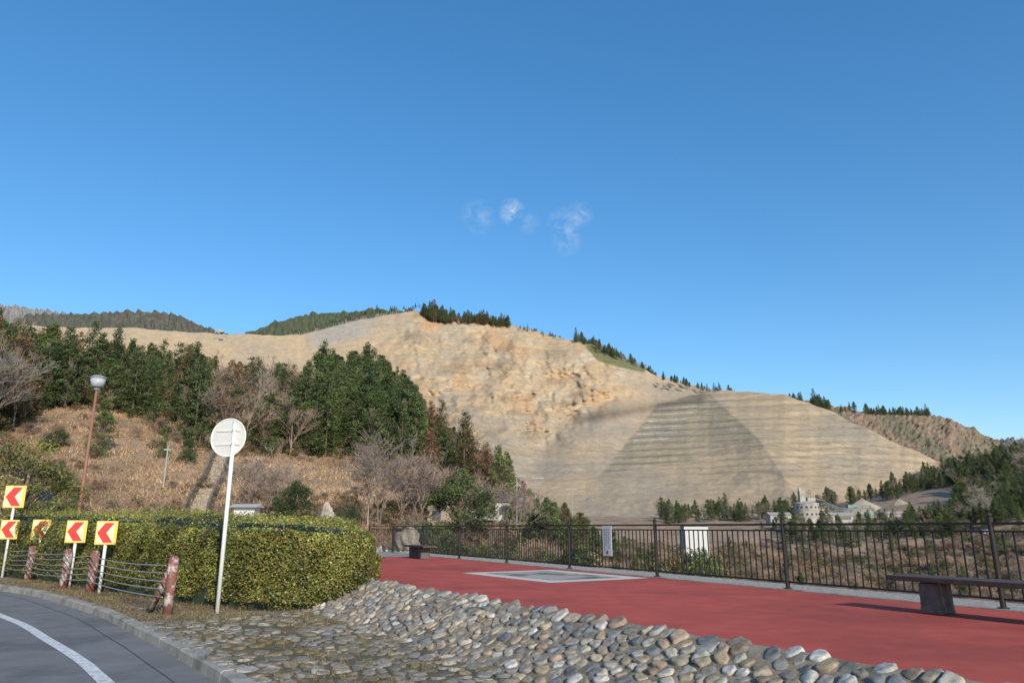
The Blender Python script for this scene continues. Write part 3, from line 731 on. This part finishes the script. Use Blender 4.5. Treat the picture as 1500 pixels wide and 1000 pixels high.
for zc in (.37,.24,.1,-.03,-.16):
    for a,b in zip(gps[:-1],gps[1:]):
        pts=[]
        for t in np.linspace(0,1,7):
            q=a.lerp(b,t); pts.append((q.x-.08,q.y-.09,zc-.05*math.sin(math.pi*t)))
        v_,f_=tube(pts,.011,6); mb.add(v_,f_)
mb.obj('cables',[simple('galvanised',(.4,.4,.38),.45,.15,5,.5)],parent=ge)
# ---------------------------------------------------------------- street lamp & poles
M_brown=simple('brown_pole',(.25,.11,.07),.6,.15,4)
b=pt(143,562,30); e=empty('street_lamp',(b.x,30,0))
mb=MB(); v_,f_=tube([(0,0,-.6),(0,0,2),(0,0,b.z-.25)],[.085,.075,.05],10); mb.add(v_,f_); mb.obj('pole',[M_brown],True,e)
mb=MB(); z0=b.z-.27
v_,f_=tube([(0,0,z0),(0,0,z0+.1),(0,0,z0+.13)],[.1,.15,.26],12); mb.add(v_,f_,(.3,.3,.3)); v_,f_=tube([(0,0,z0+.5),(0,0,z0+.54),(0,0,z0+.62)],[.34,.34,.2],12); mb.add(v_,f_,(.22,.22,.23)); mb.obj('cap',[M_attr],parent=e)
mb=MB(); v_,f_=tube([(0,0,z0+.13),(0,0,z0+.5)],[.22,.31],12); mb.add(v_,f_,(.5,.5,.5)); mb.obj('lantern',[simple('frosted_glass',(.4,.42,.44),.2,.15,4,0,0)],True,parent=e)
def pole(name,px,py0,py1,Y,r,c,parts=()):
    a=pt(px,py0,Y); bz=pt(px,py1,Y).z; e=empty(name,(a.x,Y,0)); mb=MB(); gz=min(a.z,zg(a.x,Y))-.3
    v_,f_=tube([(0,0,gz),(0,0,bz)],[r,r*.7],8); mb.add(v_,f_,c)
    for (dz,dx,w) in parts:
        v_,f_=box((dx,0,bz-dz),(w,.12,.12)); mb.add(v_,f_,c)
    mb.obj('shaft',[M_attr],parent=e); return e
pole('utility_pole',237,732,652,52,.07,(.3,.3,.28),((.3,0,.5),))
pole('antenna_mast',143,560,490,95,.12,(.6,.58,.55),((.5,0,1.0),(1.5,0,.8)))
pole('lamp_post',757,760,697,62,.06,(.3,.29,.27),((0,.3,.9),))
pole('lamp_post',784,760,700,70,.06,(.3,.29,.27),((0,.3,1.2),))
pole('lamp_post',538,775,725,44,.05,(.28,.25,.22),((0,.2,.5),))
pole('utility_pole',838,760,712,80,.08,(.3,.29,.27),((.3,0,1.2),))
g=pt(68,727,30); e=empty('road_sign',(g.x,30,0)); mb=MB(); v_,f_=tube([(0,0,-.6),(0,0,g.z+.1)],.04,8); mb.add(v_,f_,(.45,.45,.45)); mb.obj('pole',[M_attr],parent=e)
mb=MB(); v_,f_=box((0,-.06,g.z),(.5,.03,.38),.2); mb.add(v_,f_,(.3,.36,.42)); mb.obj('panel',[M_attr],parent=e)
# ---------------------------------------------------------------- stairs on the bank
e=empty('stone_stairs'); mb=MB(); y0,y1=43.0,66.0; u0=-.425; u1_=-.398; S=34
for i in range(S):
    t=i/(S-1); y=y0+(y1-y0)*t; x=(u0+(u1_-u0)*t)*y; z=zg(x,y)+.10
    v_,f_=box((x,y,z-.15),(1.1,.42,.4)); mb.add(v_,f_)
mb.obj('treads',[simple('stair_stone',(.3,.26,.2),.9,.4,3)],parent=e)
mb=MB()
for sd in (-.7,.7):
    for i in range(30):
        t=i/29; y=y0+(y1-y0)*t; x=(u0+(u1_-u0)*t)*y+sd; z=zg(x,y); v_,f_=box((x,y,z+.05),(.16,.85,.5)); mb.add(v_,f_)
mb.obj('side_walls',[simple('stair_wall',(.12,.105,.085),.9,.4,3)],parent=e)
# ---------------------------------------------------------------- plaza trees, rocks, shelter
def single(name,me,px,py,Y,s,sz=None):
    p=pt(px,py,Y); return mkobj(name,me,None,(p.x,Y,min(p.z,zg(p.x,Y)+.1)-.05),random.random()*6,s if sz is None else (s,s,sz))
CAM=clumpy(100,5,2.3,.6,.4,(.06,.09,.028),60,150,.6,.15,flat=.8)
RND=clumpy(101,3.2,1.7,.52,.46,(.055,.09,.028),45,140,.5,.13,flat=.85)
YEL=clumpy(102,6,2.6,.55,.42,(.24,.22,.055),55,140,.6,.14,flat=.7,col2=(.14,.15,.045))
single('evergreen_tree',CAM,672,775,42,.92); single('evergreen_tree',RND,430,762,43,.8); single('evergreen_tree',RND,510,768,40,.5)
single('broadleaf_tree',YEL,25,775,28,.85); single('broadleaf_tree',YEL,70,800,33,.5)
single('evergreen_tree',PINE[0],145,672,60,.55); single('evergreen_tree',RND,78,668,62,.75); single('evergreen_tree',CON[1],235,690,62,.4); single('evergreen_tree',PINE[1],270,700,62,.4); single('evergreen_tree',CAM,92,750,42,.5)
single('evergreen_tree',SHR[0],228,760,40,.8); single('evergreen_tree',PINE[0],810,745,66,.62); single('evergreen_tree',PINE[2],838,755,60,.5); single('evergreen_tree',PINE[1],850,750,72,.6); single('evergreen_tree',PINE[3],780,750,66,.55)
CH=[bare(110+i,5.5,c,6,.6,multi=2,rscale=1.2,twig=.0085,nb=(2,4)) for i,c in enumerate([(.2,.155,.13),(.165,.13,.11),(.185,.15,.125)])]
for i,(px,py,Y,s) in enumerate([(385,762,44,1.0),(350,757,48,.85),(555,772,43,1.2),(585,772,46,1.2),(620,772,47,1.1),(530,768,50,1.1),(640,770,52,1.1),(725,765,52,1.1),(760,765,56,1.1),(600,765,54,1.1),(410,755,52,.9),(700,770,60,1.0)]):
    single('cherry_tree',CH[i%3],px,py,Y,s)
M_rock=two('rock',(.3,.26,.21),(.42,.37,.3),(.2,.17,.13),1.5,2.5,.9,.7,.05,8)
def rock(px,py,Y,w,h,seed):
    import bmesh
    bm=bmesh.new(); bmesh.ops.create_icosphere(bm,subdivisions=4,radius=1)
    for v in bm.verts:
        n_=mnoise.fractal(v.co*1.3+Vector((seed,0,0)),1,2,4); v.co*=1+.35*n_; v.co.x*=w/2; v.co.y*=w/2.4; v.co.z*=h*.62
        if v.co.z<-h*.2: v.co.z=-h*.2
    me=bpy.data.meshes.new('boulder'); bm.to_mesh(me); bm.free(); me.materials.append(M_rock)
    p=pt(px,py,Y); return mkobj('boulder',me,None,(p.x,Y,zg(p.x,Y)+h*.2),seed)
rock(478,765,37,1.5,2.3,1); rock(498,768,37,1.2,1.7,6); rock(600,775,34,1.4,1.6,2); rock(252,752,38,.8,1.6,3); rock(560,775,33,.7,.8,4)
g=gp(433,890,-.46); o=rock(433,890,g.y,.32,.28,9); o.location.z=-.42
p=pt(697,765,46); e=empty('wooden_shelter',(p.x,46,zg(p.x,46))); mb=MB()
for x,y in ((-.9,-.7),(.9,-.7),(.9,.7),(-.9,.7)): v_,f_=box((x,y,1.0),(.14,.14,2.2)); mb.add(v_,f_)
v_,f_=box((0,-.7,2.0),(2.1,.1,.14)); mb.add(v_,f_); v_,f_=box((0,.7,2.0),(2.1,.1,.14)); mb.add(v_,f_)
mb.obj('frame',[simple('shelter_wood',(.14,.08,.05),.8,.3)],parent=e)
mb=MB(); mb.add([(-1.3,-1,2.1),(1.3,-1,2.1),(1.3,1,2.1),(-1.3,1,2.1),(-.9,0,2.65),(.9,0,2.65)],[[0,1,5,4],[1,2,5],[2,3,4,5],[3,0,4],[0,3,2,1]]); mb.obj('roof',[simple('shelter_roof',(.36,.33,.28),.8,.2)],parent=e)
def shed(name,px,py,Y,w,h,d,wall,roof,win=True,rz=0,rh=.25,dn_=2):
    p=pt(px,py,Y); e=empty(name,(p.x,Y,p.z)); e.rotation_euler=(0,0,rz)
    mb=MB(); v_,f_=box((0,0,h/2-dn_/2),(w,d,h+dn_)); mb.add(v_,f_,wall); mb.obj('walls',[M_attr],parent=e)
    mb=MB(); q=w/2+.2; mb.add([(-q,-d/2-.3,h),(q,-d/2-.3,h),(q,d/2+.3,h),(-q,d/2+.3,h),(-q,0,h+h*rh),(q,0,h+h*rh)],[[0,1,5,4],[2,3,4,5],[1,2,5],[3,0,4],[0,3,2,1]],roof); mb.obj('roof',[M_attr],parent=e)
    if win:
        mb=MB()
        for k in range(max(2,int(w/2))):
            x=-w/2+(k+.5)*w/max(2,int(w/2)); v_,f_=box((x,-d/2-.02,h*.5),(w/max(2,int(w/2))*.45,.06,h*.4)); mb.add(v_,f_,(.08,.08,.09))
        mb.obj('openings',[M_attr],parent=e)
shed('park_shed',360,764,40,1.1,.75,.8,(.62,.62,.6),(.4,.4,.38),False)
shed('toilet_block',655,772,52,2.6,1.6,2,(.3,.24,.18),(.25,.2,.16))
p=pt(1018,796,75); zb=zg(p.x,75); shed('white_building',1018,796,75,2.4,1.8,1.6,(.52,.52,.5),(.42,.42,.42),False,.0,.06,max(1,p.z-zb+.3))
shed('farm_house',745,762,75,2.6,1.8,3,(.5,.5,.47),(.2,.2,.21))
for i in range(22):
    yy=random.uniform(58,70); p=pt(random.uniform(975,1060),800,yy); gz=zg(p.x,yy); need=(pt(1000,random.uniform(788,804),yy).z-gz)/2.2
    place(brush,SHR[:3],p.x,yy,2.2,2.2,name='shrub').scale=(1.3,1.3,max(.6,need))
# ---------------------------------------------------------------- cement plant
pc=pt(1185,762,300); e=empty('cement_plant',(pc.x,300,pc.z)); e.scale=(.92,.92,.92)
M_silo=simple('silo_concrete',(.34,.32,.28),.85,.3,.5); M_teal=simple('plant_steel',(.2,.25,.235),.8,.35,.6)
mb=MB()
v_,f_=tube([(-.5,0,-6),(-.5,0,7.4)],5.2,28); mb.add(v_,f_); v_,f_=tube([(-.5,0,7.4),(-.5,0,8.3)],[5.2,2.0],28); mb.add(v_,f_)
for zz_ in (1.5,4.4,7.0): v_,f_=tube([(-.5,0,zz_),(-.5,0,zz_+.35)],5.35,28); mb.add(v_,f_)
mb.obj('silo',[M_silo],parent=e)
mb=MB()
for a in np.linspace(-2.7,-.4,7):
    for zz_ in (2.6,5.6):
        v_,f_=box((-.5+5.22*math.cos(a),5.22*math.sin(a),zz_),(.8,.2,.9),a+math.pi/2); mb.add(v_,f_)
mb.obj('openings',[simple('dark_opening',(.06,.06,.06),.9,.1)],parent=e)
mb=MB(); v_,f_=box((-2.2,0,10.2),(2.4,2.4,5.0)); mb.add(v_,f_); v_,f_=box((-2.8,0,13.2),(1.0,1.0,1.4)); mb.add(v_,f_); v_,f_=box((1.6,0,9.0),(3.4,2.4,1.6)); mb.add(v_,f_); mb.obj('tower',[M_silo],parent=e)
mb=MB()
def truss(x0,z0,x1,z1):
    for dy in (-.5,.5):
        for dz in (0,.9): v_,f_=tube([(x0,dy,z0+dz),(x1,dy,z1+dz)],.13,4); mb.add(v_,f_)
    nn=int(abs(x1-x0)/1.2)+1
    for i in range(nn+1):
        t=i/nn; x=x0+(x1-x0)*t; z=z0+(z1-z0)*t; v_,f_=tube([(x,-.5,z),(x+.5,-.5,z+.9)],.09,4); mb.add(v_,f_)
truss(3,9.0,15,4.0); truss(15,4.0,27,5.6); truss(11,0,22,5.4); truss(27,5.6,32,1)
for x,h in ((6,7.5),(9,6.3),(12,5),(15,4),(19,4.4),(23,5),(27,5.6),(30,4)):
    v_,f_=tube([(x,0,-6),(x,0,h)],.18,4); mb.add(v_,f_)
    v_,f_=tube([(x,0,-1),(x+2.2,0,h)],.1,4); mb.add(v_,f_)
for z in (8.6,5.8,3.0):
    v_,f_=box((5.5,-1,z),(3.5,2.4,.15)); mb.add(v_,f_)
v_,f_=box((20,1.5,6.0),(4,2.4,1.6)); mb.add(v_,f_); v_,f_=box((27,1,2.4),(3,2.4,2.4)); mb.add(v_,f_)
mb.obj('conveyors',[M_teal],parent=e)
mb=MB()
for x,w,h,d in ((-14,9,2.2,6),(7,5,2.2,5),(14,7,2.0,5),(36,8,2.6,6)):
    v_,f_=box((x,-2,h/2-3),(w,d,h+6)); mb.add(v_,f_,(.33,.31,.27)); q=w/2+.4; mb.add([(x-q,-2-d/2-.4,h),(x+q,-2-d/2-.4,h),(x+q,-2,h+1.3),(x-q,-2,h+1.3),(x-q,-2+d/2+.4,h),(x+q,-2+d/2+.4,h)],[[0,1,2,3],[3,2,5,4],[0,3,4],[1,5,2]],(.32,.3,.26))
    v_,f_=box((x,-2-d/2-.05,1.0),(w*.7,.1,1.2)); mb.add(v_,f_,(.1,.1,.1))
mb.obj('sheds',[M_attr],parent=e)
for i in range(26): place(vw,PINE+BARE[:2],pc.x+random.uniform(-26,48),290-random.uniform(8,22),10,random.uniform(2.5,4.5),name='valley_tree')
for px,w in ((1265,24),(1320,18)):
    p=pt(px,750,330)
    mb=MB(); n=20; V=[(p.x,330,p.z+6)]
    for r_,zz_ in ((.45,3.0),(1.0,-1)):
        for j in range(n):
            a=j/n*6.283; k=1+.15*fb(math.cos(a)*2,math.sin(a)*2,px); V.append((p.x+w/2*r_*k*math.cos(a),330+w/2*r_*k*math.sin(a),p.z+zz_))
    Fc=[[0,1+j,1+(j+1)%n] for j in range(n)]+[[1+j,1+n+j,1+n+(j+1)%n,1+(j+1)%n] for j in range(n)]
    mb.add(V,Fc); mb.obj('gravel_pile',[simple('pile_sand',(.4,.33,.24),.95,.2,.5)],True)
def van(px,py,Y,rz,c):
    p=pt(px,py,Y); e=empty('parked_car',(p.x,Y,p.z)); e.rotation_euler=(0,0,rz); mb=MB()
    prof=[(-2.1,.3),(-2.1,1.0),(-1.5,1.1),(-.9,1.75),(1.7,1.8),(2.1,1.2),(2.1,.3)]; n=len(prof)
    V=[(x,s_*.85,z) for s_ in (-1,1) for x,z in prof]; mb.add(V,[list(range(n)),list(range(n,2*n))[::-1]]+[[i,i+n,(i+1)%n+n,(i+1)%n] for i in range(n)],c)
    for s_ in (-.86,.86): mb.add([(-1.2,s_,1.15),(1.8,s_,1.15),(1.55,s_,1.65),(-.8,s_,1.65)],[[0,1,2,3]],(.03,.03,.04))
    mb.obj('body',[M_attr],parent=e); mb=MB()
    for x in (-1.3,1.3):
        for s_ in (-.88,.72): v_,f_=tube([(x,s_,.33),(x,s_+.16,.33)],.33,14); mb.add(v_,f_,(.03,.03,.03))
    mb.obj('wheels',[M_attr],parent=e)
van(1474,786,205,.1,(.7,.7,.7)); van(1448,785,210,.2,(.5,.5,.5))
def excavator(px,py,Y,s):
    p=pt(px,py,Y); e=empty('excavator',p); e.scale=(s,s,s); mb=MB(); yl=(.55,.38,.03)
    for y in (-1.2,1.2): v_,f_=box((0,y,.5),(4.2,.6,1)); mb.add(v_,f_,(.05,.05,.05))
    v_,f_=box((.3,0,1.7),(3.4,2.6,1.2)); mb.add(v_,f_,yl); v_,f_=box((-.8,-.7,2.8),(1.4,1.1,1.3)); mb.add(v_,f_,(.3,.3,.2))
    v_,f_=tube([(-1.2,.3,2),(-4,.3,5),(-6.5,.3,4),(-6.8,.3,1.5)],[.35,.3,.25,.2],5); mb.add(v_,f_,yl); v_,f_=box((-6.6,.3,1.2),(1.2,1.2,.9)); mb.add(v_,f_,yl); mb.obj('body',[M_attr],parent=e)
excavator(325,488,915,1.3)
# ---------------------------------------------------------------- world, sun, camera
SD=Vector((.4,-.9,0)).normalized(); EL=math.radians(25)
w=bpy.data.worlds.new('World'); bpy.context.scene.world=w; w.use_nodes=True; nt=w.node_tree; bg=nt.nodes['Background']
sk=N(nt,'ShaderNodeTexSky',sky_type='NISHITA'); sk.sun_disc=False; sk.sun_elevation=EL; sk.sun_rotation=math.atan2(SD.x,SD.y); sk.air_density=1.0; sk.dust_density=.5; sk.ozone_density=3.5; sk.altitude=300
gm_=N(nt,'ShaderNodeGamma'); gm_.inputs['Gamma'].default_value=.8; nt.links.new(sk.outputs[0],gm_.inputs['Color'])
hs=N(nt,'ShaderNodeHueSaturation'); hs.inputs['Saturation'].default_value=1.36; hs.inputs['Value'].default_value=1.92; nt.links.new(gm_.outputs[0],hs.inputs['Color'])
tc_=N(nt,'ShaderNodeTexCoord'); cur=None
def wm(op,a,b=None,cl=False):
    n_=N(nt,'ShaderNodeMath',operation=op); n_.use_clamp=cl
    for i,x in enumerate((a,b)):
        if x is None: continue
        if hasattr(x,'is_output'): nt.links.new(x,n_.inputs[i])
        else: n_.inputs[i].default_value=x
    return n_.outputs[0]
for px,py,rad,amp in ((750,310,.020,1.1),(700,318,.026,.38),(775,326,.018,.35),(826,328,.026,.5),(850,314,.020,.5),(830,352,.024,.38)):
    d=dirv(px,py); vd=N(nt,'ShaderNodeVectorMath',operation='DISTANCE'); nt.links.new(tc_.outputs['Generated'],vd.inputs[0]); vd.inputs[1].default_value=d
    k=wm('MULTIPLY',wm('SUBTRACT',1.0,wm('DIVIDE',vd.outputs['Value'],rad),True),amp); cur=k if cur is None else wm('ADD',cur,k)
mp_=N(nt,'ShaderNodeMapping'); mp_.inputs['Scale'].default_value=(1,1,1.5); mp_.inputs['Rotation'].default_value=(0,.5,0); nt.links.new(tc_.outputs['Generated'],mp_.inputs[0])
nz=N(nt,'ShaderNodeTexNoise'); nz.inputs['Scale'].default_value=55; nz.inputs['Detail'].default_value=8; nz.inputs['Roughness'].default_value=.62; nz.inputs['Distortion'].default_value=.35
nt.links.new(mp_.outputs[0],nz.inputs['Vector'])
cl=wm('MULTIPLY',cur,wm('MULTIPLY',wm('SUBTRACT',nz.outputs['Fac'],.4,True),4.5),True)
mx=N(nt,'ShaderNodeMix',data_type='RGBA'); nt.links.new(wm('MULTIPLY',cl,.7),mx.inputs[0]); nt.links.new(hs.outputs[0],mx.inputs[6]); mx.inputs[7].default_value=(5.8,6.3,7.0,1)
nt.links.new(mx.outputs[2],bg.inputs['Color']); bg.inputs['Strength'].default_value=.13
sl=bpy.data.lights.new('sun','SUN'); sl.energy=4.9; sl.angle=math.radians(.5); sl.color=(1,.91,.77)
so=bpy.data.objects.new('sun',sl); COL.objects.link(so)
to=Vector((SD.x*math.cos(EL),SD.y*math.cos(EL),math.sin(EL))); so.rotation_euler=to.to_track_quat('Z','Y').to_euler(); so.location=(20,-20,30)
cam=bpy.data.cameras.new('camera'); cam.lens=F/1500*36; cam.sensor_width=36; cam.clip_end=12000; cam.clip_start=.05
co=bpy.data.objects.new('camera',cam); COL.objects.link(co); co.location=(0,0,CZ); co.rotation_euler=(math.pi/2+TH,0,0)
sc_=bpy.context.scene; sc_.camera=co; sc_.view_settings.view_transform='Standard'; sc_.view_settings.look='None'; sc_.view_settings.exposure=0
